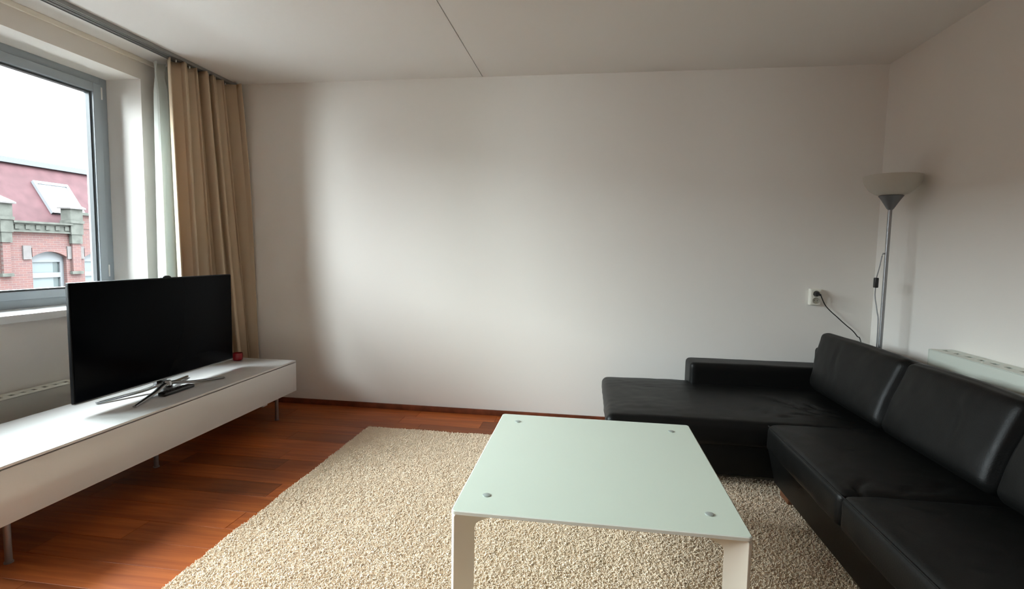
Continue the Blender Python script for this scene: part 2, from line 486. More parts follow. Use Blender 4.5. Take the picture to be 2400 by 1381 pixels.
def f_curt(s, t):
    # pleats hang from the rail and lean towards the back wall lower down
    k = 6.6
    ph = 2 * math.pi * k * s + 0.9 * t * math.sin(9 * s) + 0.8 * math.sin(11.0 * s + 0.4) + 0.35 * math.sin(29 * s) + 0.3
    amp = (0.040 + 0.034 * math.sin(7.3 * s + 1) ** 2) * (0.85 + 0.30 * t) * min(1.0, 0.25 + 5 * s)
    y_ = 3.290 + 0.615 * s + 0.27 * s ** 1.3 * t + 0.012 * math.sin(2 * ph) + 0.40 * amp * math.cos(ph)
    sn = math.sin(ph)
    x_ = -2.888 + 0.02 * s + amp * (1.1 * sn + 0.25 * math.sin(3 * ph + 0.5)) + 0.062 * t + 0.004 * math.sin(4 * ph + 3 * t)
    if s > 0.88:                                   # last drop runs out towards the room against the back wall
        q = (s - 0.88) / 0.12
        x_ += (0.075 - 0.03 * t) * q
    top = YB - 0.022 - 0.03 * (1 - s)
    if y_ > top - 0.05: y_ = top - 0.05 * math.exp(-(y_ - top + 0.05) / 0.05)
    lim = -2.69 if (y_ > 3.70 or t < 0.78) else -2.745
    return min(x_, lim), y_
oc = curtain('beige_curtain', CURT, 'floor length beige curtain drawn to the corner beside the back wall', 'curtain', f_curt, 260, H - 0.030, 0.03, 50, (-2.87, 3.65, 0.03))
# pleat tape and hooks along the head of the curtain
hm = box_mesh('curtain_hook', (-0.004, -0.003, 0), (0.004, 0.003, 0.016), 0.001); hm.materials.append(TRIMW)
for i in range(9):
    link('curtain_hook', hm, None, oc, (-2.868, 3.35 + i * 0.062, H - 0.043))

def f_sheer(s, t):
    k = 5.5
    ph = 2 * math.pi * k * s + 0.4
    amp = (0.03 + 0.03 * t * (1 - s)) * (0.6 + 0.4 * math.sin(4 * s + 0.5) ** 2)
    squeeze = 1 - 0.55 * math.exp(-((t - 0.03) / 0.03) ** 2)
    y_ = 3.335 + 0.36 * s + 0.4 * amp * math.cos(ph) - 0.02 * t
    x_ = -3.035 + amp * squeeze * 1.35 * math.sin(ph) + 0.01 * t + 0.05 * s * t
    return max(x_, XL + 0.012), y_
curtain('sheer_curtain', SHEER, 'thin white sheer curtain gathered between the window and the beige curtain', 'curtain', f_sheer, 160, H - 0.030, 0.03, 50, (-3.0, 3.5, 0.03))

# ------------------------------------------------------------------ radiators
def radiator(name, x_wall, sgn, y0, y1, z0, z1, label, matl, valve_y, pitch):
    d = 0.12
    xa = x_wall + sgn * 0.008; xb = xa + sgn * d
    lo_x, hi_x = min(xa, xb), max(xa, xb)
    r = thing(name, ((lo_x + hi_x) / 2, (y0 + y1) / 2, z0), label, 'radiator')
    xf0, xf1 = (xb - sgn * 0.018, xb)
    body = box('front_panel', (min(xf0, xf1), y0 + 0.006, z0), (max(xf0, xf1), y1 - 0.006, z1 - 0.0031), matl, r, 0.006)
    # pressed vertical ribs on the front panel
    bm = bmesh.new(); nr = int((y1 - y0) / 0.045)
    for i in range(nr):
        yc = y0 + 0.03 + i * (y1 - y0 - 0.06) / (nr - 1)
        bm_box(bm, (min(xb, xb + sgn * 0.004), yc - 0.011, z0 + 0.03), (max(xb, xb + sgn * 0.004), yc + 0.011, z1 - 0.13))
    ribs = bm_done(bm, 'rib_relief'); bmo = link('rib_relief', ribs, matl, body, (0, 0, 0))
    box('rear_panel', (min(xa, xa + sgn * 0.018), y0 + 0.006, z0), (max(xa, xa + sgn * 0.018), y1 - 0.006, z1 - 0.0031), matl, r, 0.006)
    box('side_cover', (lo_x, y0, z0), (hi_x, y0 + 0.006, z1), matl, r, 0.002)
    box('side_cover', (lo_x, y1 - 0.006, z0), (hi_x, y1, z1), matl, r, 0.002)
    # top grille: two rails, bridges between real slots
    g = [((lo_x, y0 + 0.006, z1 - 0.003), (lo_x + 0.046, y1 - 0.006, z1)), ((hi_x - 0.046, y0 + 0.006, z1 - 0.003), (hi_x, y1 - 0.006, z1))]
    yy = y0 + 0.006
    while yy < y1 - 0.03:
        g.append(((lo_x + 0.046, yy, z1 - 0.003), (hi_x - 0.046, min(yy + pitch * 0.62, y1 - 0.006), z1 - 0.0002))); yy += pitch
    boxes('top_grille', g, matl, r)
    box('slot_shade_core', (lo_x + 0.025, y0 + 0.03, z0 + 0.02), (hi_x - 0.025, y1 - 0.03, z1 - 0.016), SLOT, r)  # dark block painted in for the shade inside the slots
    vx = (lo_x + hi_x) / 2
    zv = z1 - 0.045 if sgn < 0 else z1 - 0.02
    prof = [(0, 0), (0.016, 0), (0.020, 0.006), (0.020, 0.03), (0.015, 0.042), (0, 0.042)]
    lathe('valve', prof, BLACKP if sgn < 0 else RADW, r, (vx, valve_y, zv), 20, Matrix.Rotation(math.radians(-90), 3, 'X'))
    tube('pipe', [(vx, valve_y + 0.02, zv), (vx, valve_y + 0.02, 0.003)], 0.008, RADW, r, 10)
    return r
radiator('radiator', XL, 1, 0.75, 2.72, 0.11, 0.462, 'low white panel radiator under the window behind the television bench', RADW, 2.722, 0.06)
radiator('radiator', XR, -1, 1.30, 3.125, 0.20, 0.80, 'pale panel radiator on the right wall behind the black sofa', RADW2, 3.127, 0.085)

# ------------------------------------------------------------------ television bench
BX0, BX1, BY0, BY1, BZ0, BZ1 = -2.735, -2.20, 1.57, 3.67, 0.20, 0.432
bench = thing('television_bench', ((BX0 + BX1) / 2, (BY0 + BY1) / 2, 0), 'long low white gloss television bench on slim metal legs', 'tv bench')
box('body', (BX0 + 0.004, BY0 + 0.003, BZ0), (BX1 - 0.022, BY1 - 0.003, BZ1 - 0.016), LACQ, bench, 0.002)
box('top_panel', (BX0, BY0, BZ1 - 0.012), (BX1 - 0.001, BY1, BZ1), LACQ, bench, 0.0025)
box('gap_shade_strip', (BX0 + 0.02, BY0 + 0.01, BZ1 - 0.0165), (BX1 - 0.012, BY1 - 0.01, BZ1 - 0.0115), BLACKGAP, bench)  # dark strip stands in for shade in the gap below the top
box('drawer_front', (BX1 - 0.0185, BY0, BZ0 - 0.004), (BX1, BY1, BZ1 - 0.017), LACQ, bench, 0.002)
for lx in (-2.28, -2.46, -2.66):
    for ly in (1.70, 2.625, 3.535):
        if lx == -2.46 and ly != 2.625: continue
        if lx != -2.46 and ly == 2.625: continue
        lathe('leg', [(0, 0), (0.016, 0), (0.016, 0.006), (0.0125, 0.007), (0.0125, BZ0), (0, BZ0)], LEGM, bench, (lx, ly, 0.0005), 18)
# white cable clip / connector lying under the bench by the wall
conn = tag(box('cable_box', (-2.61, 3.80, 0.001), (-2.57, 3.86, 0.03), TRIMW, None, 0.004), 'small white cable box on the floor below the end of the bench', 'cable box')

# ------------------------------------------------------------------ television
TX, TY0, TY1, TZ0, TZ1 = -2.49, 2.188, 3.352, 0.494, 1.098
TYC = (TY0 + TY1) / 2
tv = thing('television', (-2.47, 2.71, BZ1 + 0.001), 'large flat black television with chrome four footed stand on the white bench', 'television')
box('housing', (TX - 0.024, TY0, TZ0 + 0.002), (TX - 0.006, TY1, TZ1), TVB, tv, 0.004)
box('rear_cover', (TX - 0.045, TY0 + 0.12, TZ0 + 0.04), (TX - 0.02, TY1 - 0.12, TZ1 - 0.08), TVB, tv, 0.008)
scr = box('screen', (TX - 0.0065, TY0 + 0.006, TZ0 + 0.010), (TX - 0.001, TY1 - 0.006, TZ1 - 0.006), TVS, tv, 0.001)
box('bottom_edge', (TX - 0.023, TY0 + 0.002, TZ0 - 0.003), (TX - 0.002, TY1 - 0.002, TZ0 + 0.004), CHROME, tv, 0.0015)
cb = bmesh.new()
bm_box(cb, (-0.012, -0.036, 0), (0.012, 0.036, 0.014))
for v in cb.verts:
    if v.co.z > 0.01: v.co.y *= 0.6
bmesh.ops.bevel(cb, geom=cb.edges[:], offset=0.004, segments=2, affect='EDGES')
link('camera_bump', bm_done(cb, 'camera_bump', 40), TVB, tv, (TX - 0.018, TYC + 0.025, TZ1 - 0.003))
hub = V(-2.475, 2.735, BZ1 + 0.026)
box('neck', (TX - 0.045, 2.70, BZ1 + 0.03), (TX - 0.018, 2.78, TZ0 + 0.05), CHROME, tv, 0.006)
for tip in ((-2.592, 2.394), (-2.346, 2.378), (-2.331, 3.045), (-2.578, 3.02)):
    t = V(tip[0], tip[1], BZ1 + 0.0075)
    d = t - hub
    path = catmull([hub + V(0, 0, 0.012), hub + d * 0.12 + V(0, 0, 0.012), hub + d * 0.35 + V(0, 0, 0.002), hub + d * 0.7 + V(0, 0, 0.000), t], 6)
    n_ = len(path)
    rs = [0.021 - 0.011 * (i / (n_ - 1)) for i in range(n_)]
    zmin = BZ1 + 0.0015
    path = [V(p.x, p.y, max(p.z, zmin + rs[i] * 0.55)) for i, p in enumerate(path)]
    tube('stand_foot', path, rs, CHROME, tv, 12, 0.55)
lathe('hub', [(0, -0.024), (0.03, -0.022), (0.034, -0.008), (0.03, 0.018), (0.022, 0.028), (0, 0.03)], CHROME, tv, hub, 24)

rem = thing('remote_control', (-2.376, 2.70, BZ1 + 0.001), 'slim black remote control lying under the television beside its chrome foot', 'remote control')
box('body', (-2.400, 2.585, BZ1 + 0.001), (-2.352, 2.815, BZ1 + 0.022), BLACKP, rem, 0.008, 3)
bm = bmesh.new()
for i in range(9):
    for k in range(3):
        bm_box(bm, (-2.394 + k * 0.0135 + 2.376, 2.60 + i * 0.02 - 2.70, 0), (-2.386 + k * 0.0135 + 2.376, 2.611 + i * 0.02 - 2.70, 0.002))
link('button_pad', bm_done(bm, 'button_pad'), RUBBER, rem, (-2.376, 2.70, BZ1 + 0.0215))

# red glass candle holder
red = thing('candle_holder', (-2.62, 3.575, BZ1 + 0.0005), 'small red glass candle holder on the bench beside the curtain', 'candle holder')
lathe('glass_cup', [(0, 0), (0.030, 0), (0.036, 0.006), (0.038, 0.03), (0.036, 0.055), (0.0335, 0.055), (0.0345, 0.03), (0.031, 0.012), (0, 0.010)], REDG, red, (-2.62, 3.575, BZ1 + 0.0005), 32)
lathe('candle', [(0, 0.0), (0.026, 0.0), (0.026, 0.022), (0, 0.023)], WAX, red, (-2.62, 3.575, BZ1 + 0.0115), 24)

# ------------------------------------------------------------------ rug
RX0, RX1, RY0, RY1 = -1.535, 1.42, 0.95, 3.485
rug = thing('rug', ((RX0 + RX1) / 2, (RY0 + RY1) / 2, 0), 'large cream shaggy rug under the glass coffee table', 'rug')
bm = bmesh.new()
nx, ny = 90, 90
grid = [[bm.verts.new(((RX0 + RX1) / 2 * 0 + (RX0 + (RX1 - RX0) * i / nx) - (RX0 + RX1) / 2, (RY0 + (RY1 - RY0) * j / ny) - (RY0 + RY1) / 2,
        0.012 + 0.004 * noise.noise(V(i * 0.35, j * 0.35, 0)))) for j in range(ny + 1)] for i in range(nx + 1)]
for i in range(nx):
    for j in range(ny):
        bm.faces.new((grid[i][j], grid[i + 1][j], grid[i + 1][j + 1], grid[i][j + 1]))
# wavy edge
for i in range(nx + 1):
    for j in range(ny + 1):
        v = grid[i][j]
        if i in (0, nx): v.co.x += 0.006 * noise.noise(V(0, j * 0.8, 3)) + 0.008 * noise.noise(V(0, j * 0.12, 5))
        if j in (0, ny): v.co.y += 0.006 * noise.noise(V(i * 0.8, 0, 7)) + 0.008 * noise.noise(V(i * 0.12, 0, 9))
bound = [e for e in bm.edges if e.is_boundary]
ex = bmesh.ops.extrude_edge_only(bm, edges=bound)
for v in [g for g in ex['geom'] if isinstance(g, bmesh.types.BMVert)]: v.co.z = 0.0005
rm = bm_done(bm, 'backing', 60)
rb = link('backing', rm, RUGM, rug, ((RX0 + RX1) / 2, (RY0 + RY1) / 2, 0))

def pile(base_obj):
    me = base_obj.data.copy()
    pb = bmesh.new(); pb.from_mesh(me)                      # no pile where the sofa stands on the rug
    ox, oy = (RX0 + RX1) / 2, (RY0 + RY1) / 2
    dead = [f for f in pb.faces if f.calc_center_median().x + ox > 1.16 or (f.calc_center_median().x + ox > 0.26 and f.calc_center_median().y + oy > 3.06)]
    bmesh.ops.delete(pb, geom=dead, context='FACES'); pb.to_mesh(me); pb.free()
    o = link('pile', me, None, rug, ((RX0 + RX1) / 2, (RY0 + RY1) / 2, 0)); o['kind'] = 'stuff'
    ng = bpy.data.node_groups.new('rug_pile', 'GeometryNodeTree')
    ng.interface.new_socket('Geometry', in_out='INPUT', socket_type='NodeSocketGeometry')
    ng.interface.new_socket('Geometry', in_out='OUTPUT', socket_type='NodeSocketGeometry')
    N = ng.nodes; Lk = ng.links
    gi = N.new('NodeGroupInput'); go = N.new('NodeGroupOutput')
    dist = N.new('GeometryNodeDistributePointsOnFaces'); dist.distribute_method = 'RANDOM'
    dist.inputs['Density'].default_value = 40000
    Lk.new(gi.outputs[0], dist.inputs['Mesh'])
    sp = N.new('GeometryNodeCurveSpiral')
    sp.inputs['Resolution'].default_value = 7
    sp.inputs['Rotations'].default_value = 0.42
    sp.inputs['Start Radius'].default_value = 0.0025
    sp.inputs['End Radius'].default_value = 0.0075
    sp.inputs['Height'].default_value = 0.008
    circ = N.new('GeometryNodeCurvePrimitiveCircle'); circ.inputs['Resolution'].default_value = 5; circ.inputs['Radius'].default_value = 0.0021
    c2m = N.new('GeometryNodeCurveToMesh'); c2m.inputs['Fill Caps'].default_value = True
    Lk.new(sp.outputs[0], c2m.inputs['Curve']); Lk.new(circ.outputs[0], c2m.inputs['Profile Curve'])
    ss = N.new('GeometryNodeSetShadeSmooth'); Lk.new(c2m.outputs[0], ss.inputs['Geometry'])
    sm = N.new('GeometryNodeSetMaterial'); sm.inputs['Material'].default_value = RUGM; Lk.new(ss.outputs[0], sm.inputs['Geometry'])
    iop = N.new('GeometryNodeInstanceOnPoints')
    Lk.new(dist.outputs['Points'], iop.inputs['Points']); Lk.new(sm.outputs[0], iop.inputs['Instance'])
    rv = N.new('FunctionNodeRandomValue'); rv.data_type = 'FLOAT_VECTOR'
    rv.inputs[0].default_value = (-0.9, -0.9, 0.0); rv.inputs[1].default_value = (0.9, 0.9, 6.283)
    Lk.new(rv.outputs[0], iop.inputs['Rotation'])
    rs = N.new('FunctionNodeRandomValue'); rs.data_type = 'FLOAT'
    rs.inputs[2].default_value = 0.55; rs.inputs[3].default_value = 1.05; rs.inputs['Seed'].default_value = 5
    Lk.new(rs.outputs[1], iop.inputs['Scale'])
    Lk.new(iop.outputs[0], go.inputs[0])
    md = o.modifiers.new('pile', 'NODES'); md.node_group = ng
    return o
pile(rb)

# ------------------------------------------------------------------ coffee table
TBX0, TBX1, TBY0, TBY1, TBZ = -0.413, 0.502, 1.560, 2.588, 0.46
table = thing('coffee_table', ((TBX0 + TBX1) / 2, (TBY0 + TBY1) / 2, 0.03), 'square coffee table with frosted glass top and cream steel legs on the rug', 'coffee table')
bm = bmesh.new()
def rounded_rect(x0, x1, y0, y1, r, k=6):
    pts = []
    for cx, cy, a0 in ((x1 - r, y1 - r, 0), (x0 + r, y1 - r, 90), (x0 + r, y0 + r, 180), (x1 - r, y0 + r, 270)):
        for i in range(k + 1):
            a = math.radians(a0 + 90 * i / k); pts.append((cx + r * math.cos(a), cy + r * math.sin(a)))
    return pts
cx, cy = (TBX0 + TBX1) / 2, (TBY0 + TBY1) / 2
pts = rounded_rect(TBX0 - cx, TBX1 - cx, TBY0 - cy, TBY1 - cy, 0.014)
vb = [bm.verts.new((p[0], p[1], 0)) for p in pts]; vt = [bm.verts.new((p[0], p[1], 0.010)) for p in pts]
ins = rounded_rect(TBX0 - cx + .0035, TBX1 - cx - .0035, TBY0 - cy + .0035, TBY1 - cy - .0035, 0.0115)
vi = [bm.verts.new((p[0], p[1], 0.012)) for p in ins]
bm.faces.new(vb[::-1]); ftop = bm.faces.new(vi)
for i in range(len(pts)):
    j = (i + 1) % len(pts)
    f = bm.faces.new((vb[i], vb[j], vt[j], vt[i])); f.material_index = 1
    f = bm.faces.new((vt[i], vt[j], vi[j], vi[i])); f.material_index = 1
me = bm_done(bm, 'glass_top'); me.materials.append(TABGL); me.materials.append(TABED)
link('glass_top', me, None, table, (cx, cy, TBZ - 0.012))
corner = [(TBX0, TBY0, 1, 1), (TBX1, TBY0, -1, 1), (TBX1, TBY1, -1, -1), (TBX0, TBY1, 1, -1)]
zt = TBZ - 0.013
for (px, py, sx_, sy_) in corner:
    d = V(sx_, sy_, 0).normalized(); nrm = V(-d.y, d.x, 0)
    p0 = V(px, py, 0) + d * 0.008
    fl = 0.032                                              # flat steel leg in the diagonal plane, with an arm under the glass
    prof = [(0, fl), (0.078, fl), (0.080, zt - 0.064), (0.083, zt - 0.056), (0.092, zt - 0.052), (0.215, zt - 0.046), (0.215, zt), (0.006, zt), (0, zt - 0.006)]
    bm = bmesh.new()
    fa = [bm.verts.new(p0 + d * u + nrm * 0.008 + V(0, 0, z) - p0) for u, z in prof]
    fb = [bm.verts.new(p0 + d * u - nrm * 0.008 + V(0, 0, z) - p0) for u, z in prof]
    bm.faces.new(fa); bm.faces.new(fb[::-1])
    for i in range(len(prof)):
        j = (i + 1) % len(prof)
        bm.faces.new((fa[i], fb[i], fb[j], fa[j]))
    bmesh.ops.recalc_face_normals(bm, faces=bm.faces)
    bmesh.ops.bevel(bm, geom=bm.edges[:], offset=0.0015, segments=1, affect='EDGES')
    link('leg', bm_done(bm, 'leg'), TABLEG, table, p0)
for q in ((-0.321, 1.684), (0.404, 1.684), (0.404, 2.475), (-0.321, 2.475)):
    lathe('glass_fixing', [(0, 0), (0.0135, 0), (0.0135, 0.0022), (0.0115, 0.0030), (0, 0.0032)], SCREW, table, (q[0], q[1], TBZ + 0.0001), 24)

# ------------------------------------------------------------------ sofa
sofa = thing('corner_sofa', (1.1, 2.4, 0.03), 'black leather corner sofa with chaise along the back wall and loose back cushions', 'sofa')
Z0 = 0.075
def crease(v, seeds):
    """shallow sat-in folds; list of (x, y, angle, length, width, depth)"""
    d = 0.0
    for (cx_, cy_, a, L, w, dep) in seeds:
        dx, dy = v[0] - cx_, v[1] - cy_
        u = dx * math.cos(a) + dy * math.sin(a); n_ = -dx * math.sin(a) + dy * math.cos(a)
        n_ += 0.012 * math.sin(u * 40 + cx_ * 10)
        if abs(u) < L: d -= 1.5 * dep * math.exp(-(n_ / w) ** 2) * (1 - (u / L) ** 2)
    return d

def seat_fn(cx_, cy_, bulge, seeds=(), seed=0, over=0.0):
    def fn(p, u):
        if u.z > 0.2:
            k = max(0, 1 - u.x ** 4) * max(0, 1 - u.y ** 4)
            p.z += bulge * k ** 0.6
            p.z += 0.004 * noise.noise(V(p.x * 5 + seed, p.y * 5, 1)) + 0.0016 * noise.noise(V(p.x * 19, p.y * 19, seed))
            p.z += crease((p.x + cx_, p.y + cy_), seeds)
        else:
            p.x += 0.0035 * noise.noise(V(p.y * 9, p.z * 9, seed))
            p.y += 0.0035 * noise.noise(V(p.x * 9, p.z * 9, seed + 4))
        return p
    return fn

# main section
def tapered_base(name, lo, hi, dx, dy):
    o = box(name, lo, hi, LEATHER, sofa, 0.010)
    cx_, cy_ = (hi[0] - lo[0]) / 2, (hi[1] - lo[1]) / 2
    for v in o.data.vertices:
        if v.co.z < 0.06:
            if v.co.x < 0: v.co.x += dx
            if v.co.y < 0: v.co.y += dy
    return o
tapered_base('frame_base', (0.972, 0.94, Z0), (1.70, 2.90, 0.285), 0.045, 0.0)
s1 = cushion('seat_cushion', (0.955, 2.055, 0.262), (1.62, 2.875, 0.402), 0.03, LEATHER, sofa, (44, 50, 10),
        seat_fn(1.2875, 2.465, 0.020, [(1.22, 2.52, 0.5, 0.09, 0.010, 0.005), (1.05, 2.10, 1.1, 0.10, 0.014, 0.010), (1.28, 2.12, 0.3, 0.18, 0.016, 0.006)], 1))
s2 = cushion('seat_cushion', (0.955, 1.24, 0.262), (1.62, 2.055, 0.402), 0.03, LEATHER, sofa, (44, 50, 10),
        seat_fn(1.2875, 1.6475, 0.022, [(1.25, 1.62, 0.25, 0.2, 0.016, 0.005), (1.2, 1.70, 0.2, 0.14, 0.014, 0.004)], 2))
for sc_, ya, yb_ in ((s1, 2.09, 2.84), (s2, 1.275, 2.02)):
    tube('piping', catmull([(0.972, ya - 0.018, 0.386), (0.9635, ya, 0.3935), (0.9625, (ya + yb_) / 2, 0.395), (0.9635, yb_, 0.3935), (0.972, yb_ + 0.018, 0.386)], 8), 0.0035, LEATHER, sc_, 8)
# chaise
tapered_base('chaise_base', (0.140, 2.905, Z0), (1.70, 3.86, 0.285), 0.03, 0.045)
wr = [(0.98, 3.13, 0.3, 0.05, 0.012, 0.006), (1.02, 3.05, 0.7, 0.06, 0.011, 0.006), (1.07, 3.12, 1.4, 0.07, 0.010, 0.006), (1.10, 3.00, 0.2, 0.06, 0.012, 0.006),
      (1.24, 3.25, -0.9, 0.16, 0.011, 0.009), (1.30, 3.14, -0.7, 0.16, 0.012, 0.010), (1.36, 3.22, -1.0, 0.12, 0.010, 0.008), (1.22, 3.06, 0.1, 0.10, 0.013, 0.007), (1.18, 3.38, -0.8, 0.12, 0.012, 0.006),
      (0.42, 3.50, 0.15, 0.05, 0.010, 0.003), (0.90, 3.02, 1.2, 0.05, 0.010, 0.005), (0.78, 2.98, 1.4, 0.05, 0.009, 0.004)]
ch_fn0 = seat_fn(0.875, 3.355, 0.016, wr, 5)
def ch_fn(p, u):
    p = ch_fn0(p, u)
    if u.y < -0.6:                                     # gathers along the front edge
        p.y += 0.003 * math.sin(p.x * 95 + 2 * math.sin(p.x * 13)) * max(0, math.sin((p.x + 0.1) * 3.0))
    if u.x < -0.5: p.x += 0.035 * max(0, -u.z) * 0.5
    return p
cushion('chaise_cushion', (0.118, 2.885, 0.255), (1.62, 3.845, 0.392), 0.038, LEATHER, sofa, (90, 60, 10), ch_fn)
# arm along the back wall
def arm_fn(p, u):
    p.z += 0.0025 * noise.noise(V(p.x * 6, p.y * 9, 2)); p.y += 0.002 * noise.noise(V(p.x * 7, p.z * 9, 5)); return p
cushion('arm_rest', (0.716, 3.705, 0.20), (1.70, 3.925, 0.548), 0.03, LEATHER, sofa, (40, 14, 16), arm_fn)
cushion('arm_rest', (1.00, 0.94, Z0), (1.70, 1.235, 0.56), 0.03, LEATHER, sofa, (30, 14, 16), arm_fn)
# backrest behind the cushions
cushion('backrest', (1.575, 0.96, 0.12), (1.735, 3.90, 0.67), 0.035, LEATHER, sofa, (10, 60, 16), arm_fn)
# back cushions, leaning
def back_cushion(y0, y1, flare=0.0, seed=0):
    w = y1 - y0
    hgt = 0.375
    def fn(p, u):
        k = max(0, 1 - u.y ** 4) * max(0, 1 - abs(u.z) ** 3)
        if u.x < 0.0:
            p.x -= 0.030 * k ** 0.7
            # drawn corners and edge folds
            e = max(0, abs(u.y) - 0.72) / 0.28
            p.x += 0.0025 * e * math.sin(p.z * 34 + seed + 3 * u.y)
            p.x += 0.004 * noise.noise(V(p.y * 6, p.z * 6, seed)) + 0.002 * noise.noise(V(p.y * 17, p.z * 17, seed))
            p.x += crease((p.y, p.z), [(0.12 * (1 if seed % 2 else -1), 0.02, 1.3, 0.13, 0.012, -0.004)])
        if u.y > 0.0: p.y += flare * (u.z * 0.5 + 0.5) * u.y
        p.z += 0.010 * (1 - u.y ** 2) * (1 if u.z > 0 else 0)
        p.z += 0.004 * noise.noise(V(p.y * 5, 3, seed)) * (1 if u.z > 0 else 0)
        return p
    rot = Matrix.Rotation(math.radians(19), 3, 'Y')
    cushion('back_cushion', (1.425, y0, 0.415), (1.615, y1, 0.415 + hgt), 0.045, LEATHER, sofa, (12, 44, 26), fn, rot)
back_cushion(2.775, 3.60, 0.14, 1)
back_cushion(2.045, 2.765, 0.0, 2)
back_cushion(1.26, 2.035, 0.0, 3)
for (fx_, fy_) in ((1.03, 2.78), (1.03, 1.0), (0.20, 3.02), (0.20, 3.78), (1.62, 3.78), (1.62, 1.0)):
    zf = 0.035 if fy_ < 3.40 else 0.001
    ft = box('foot', (fx_, fy_ - 0.05, zf), (fx_ + 0.055, fy_ + 0.06, Z0 + 0.004), FOOTW, sofa, 0.004)
    box('foot_pad', (fx_ + 0.004, fy_ - 0.047, zf - 0.0008), (fx_ + 0.05, fy_ + 0.05, zf + 0.012), RUBBER, ft)

# ------------------------------------------------------------------ floor lamp, socket
LX, LY = 1.805, 3.512
lamp = thing('floor_lamp', (LX, LY, 0.0005), 'tall silver uplighter floor lamp with frosted bowl in the corner behind the sofa', 'floor lamp')
lathe('base', [(0, 0), (0.125, 0), (0.127, 0.006), (0.122, 0.014), (0.03, 0.026), (0.014, 0.034), (0, 0.034)], LAMPG, lamp, (LX, LY, 0.0005), 48)
pole = lathe('pole', [(0, 0.03), (0.0115, 0.03), (0.0115, 1.595), (0, 1.595)], LAMPG, lamp, (LX, LY, 0.0005), 20)
lathe('shade_holder', [(0, 1.580), (0.012, 1.582), (0.020, 1.592), (0.036, 1.620), (0.054, 1.650), (0.066, 1.666), (0.062, 1.668), (0, 1.668)], CONEG, lamp, (LX, LY, 0.0005), 32)
prof = [(0.0, 1.669), (0.062, 1.669), (0.088, 1.679), (0.116, 1.700), (0.138, 1.732), (0.150, 1.766), (0.1535, 1.786), (0.1505, 1.787), (0.147, 1.768), (0.135, 1.735), (0.113, 1.705), (0.086, 1.685), (0.06, 1.675), (0.0, 1.675)]
lathe('bowl_shade', prof, SHADE, lamp, (LX, LY, 0.0005), 56)
# cord with inline switch hanging beside the pole
cord = tube('cord', catmull([(LX - 0.006, LY - 0.002, 1.315), (LX - 0.018, LY + 0.012, 1.31), (LX - 0.026, LY + 0.018, 1.24), (LX - 0.034, LY + 0.030, 1.165)], 6), 0.0035, LAMPG, lamp, 8)
sw = box('switch', (LX - 0.046, LY + 0.012, 1.105), (LX - 0.026, LY + 0.042, 1.168), BLACKP, cord, 0.006, 3)
tube('cord', catmull([(LX - 0.036, LY + 0.028, 1.105), (LX - 0.034, LY + 0.030, 1.05), (LX - 0.024, LY + 0.016, 0.96), (LX - 0.016, LY + 0.008, 0.86), (LX - 0.016, LY + 0.008, 0.4), (LX - 0.02, LY + 0.02, 0.2)], 8), 0.0035, LAMPG, lamp, 8)
box('cable_clip', (LX - 0.020, LY - 0.006, 1.312), (LX + 0.001, LY + 0.010, 1.322), LAMPG, pole, 0.002)

SX0, SX1, SZ0, SZ1, SY = 1.5505, 1.6215, 0.952, 1.066, YB - 0.043
sock = thing('wall_socket', ((SX0 + SX1) / 2, YB, SZ0), 'ivory double wall socket on the back wall above the sofa arm', 'socket')
box('housing', (SX0, SY + 0.006, SZ0), (SX1, YB - 0.0005, SZ1), SOCK, sock, 0.004)
def plate_with_holes():
    bm = bmesh.new()
    cxs = (SX0 + SX1) / 2
    for zc in (SZ0 + 0.034, SZ1 - 0.034):
        pass
    bm_box(bm, (SX0 + 0.004 - cxs, 0, 0.004), (SX1 - 0.004 - cxs, 0.008, SZ1 - SZ0 - 0.004))
    bmesh.ops.bevel(bm, geom=bm.edges[:], offset=0.002, segments=2, affect='EDGES')
    return link('face_plate', bm_done(bm, 'face_plate', 35), SOCK, sock, (cxs, SY, SZ0))
fp = plate_with_holes()
rotm = Matrix.Rotation(math.radians(90), 3, 'X')
for zc in (SZ0 + 0.033, SZ1 - 0.033):
    # recessed round outlet: raised collar with dark well
    lathe('socket_well', [(0.0, 0.0012), (0.0185, 0.0012), (0.0190, 0.0042), (0.0215, 0.0045), (0.0225, 0.003), (0.0225, 0.0)], SOCKIN, fp, ((SX0 + SX1) / 2, SY, zc), 28, rotm)
    for dx in (-0.0095, 0.0095):
        lathe('contact_hole', [(0, 0.0016), (0.0026, 0.0016), (0.0026, 0.0013), (0, 0.0013)], RUBBER, fp, ((SX0 + SX1) / 2 + dx, SY, zc), 10, rotm)
    for dz in (-0.015, 0.015):
        box('earth_clip', ((SX0 + SX1) / 2 - 0.003, SY - 0.005, zc + dz - 0.0015), ((SX0 + SX1) / 2 + 0.003, SY - 0.001, zc + dz + 0.0015), BRASS, fp)
# plug and cord of the lamp
pc = V((SX0 + SX1) / 2, SY - 0.0055, SZ1 - 0.033)
plug = lathe('plug', [(0, 0), (0.0175, 0), (0.0180, 0.012), (0.013, 0.024), (0.0, 0.026)], BLACKP, lamp, pc, 24, rotm)
tube('plug_neck', [pc + V(0.004, -0.016, -0.002), pc + V(0.022, -0.020, -0.008)], [0.009, 0.006], BLACKP, plug, 12)
yw = YB - 0.055
tube('cord', catmull([pc + V(0.020, -0.020, -0.008), (1.645, 3.930, 0.961), (1.683, 3.935, 0.918), (1.734, 3.937, 0.873), (1.787, 3.937, 0.825), (1.839, 3.935, 0.781), (1.869, 3.930, 0.743), (1.890, 3.915, 0.70), (1.895, 3.80, 0.42), (1.88, 3.64, 0.07), (1.86, 3.60, 0.035)], 8), 0.0035, BLACKP, lamp, 8)

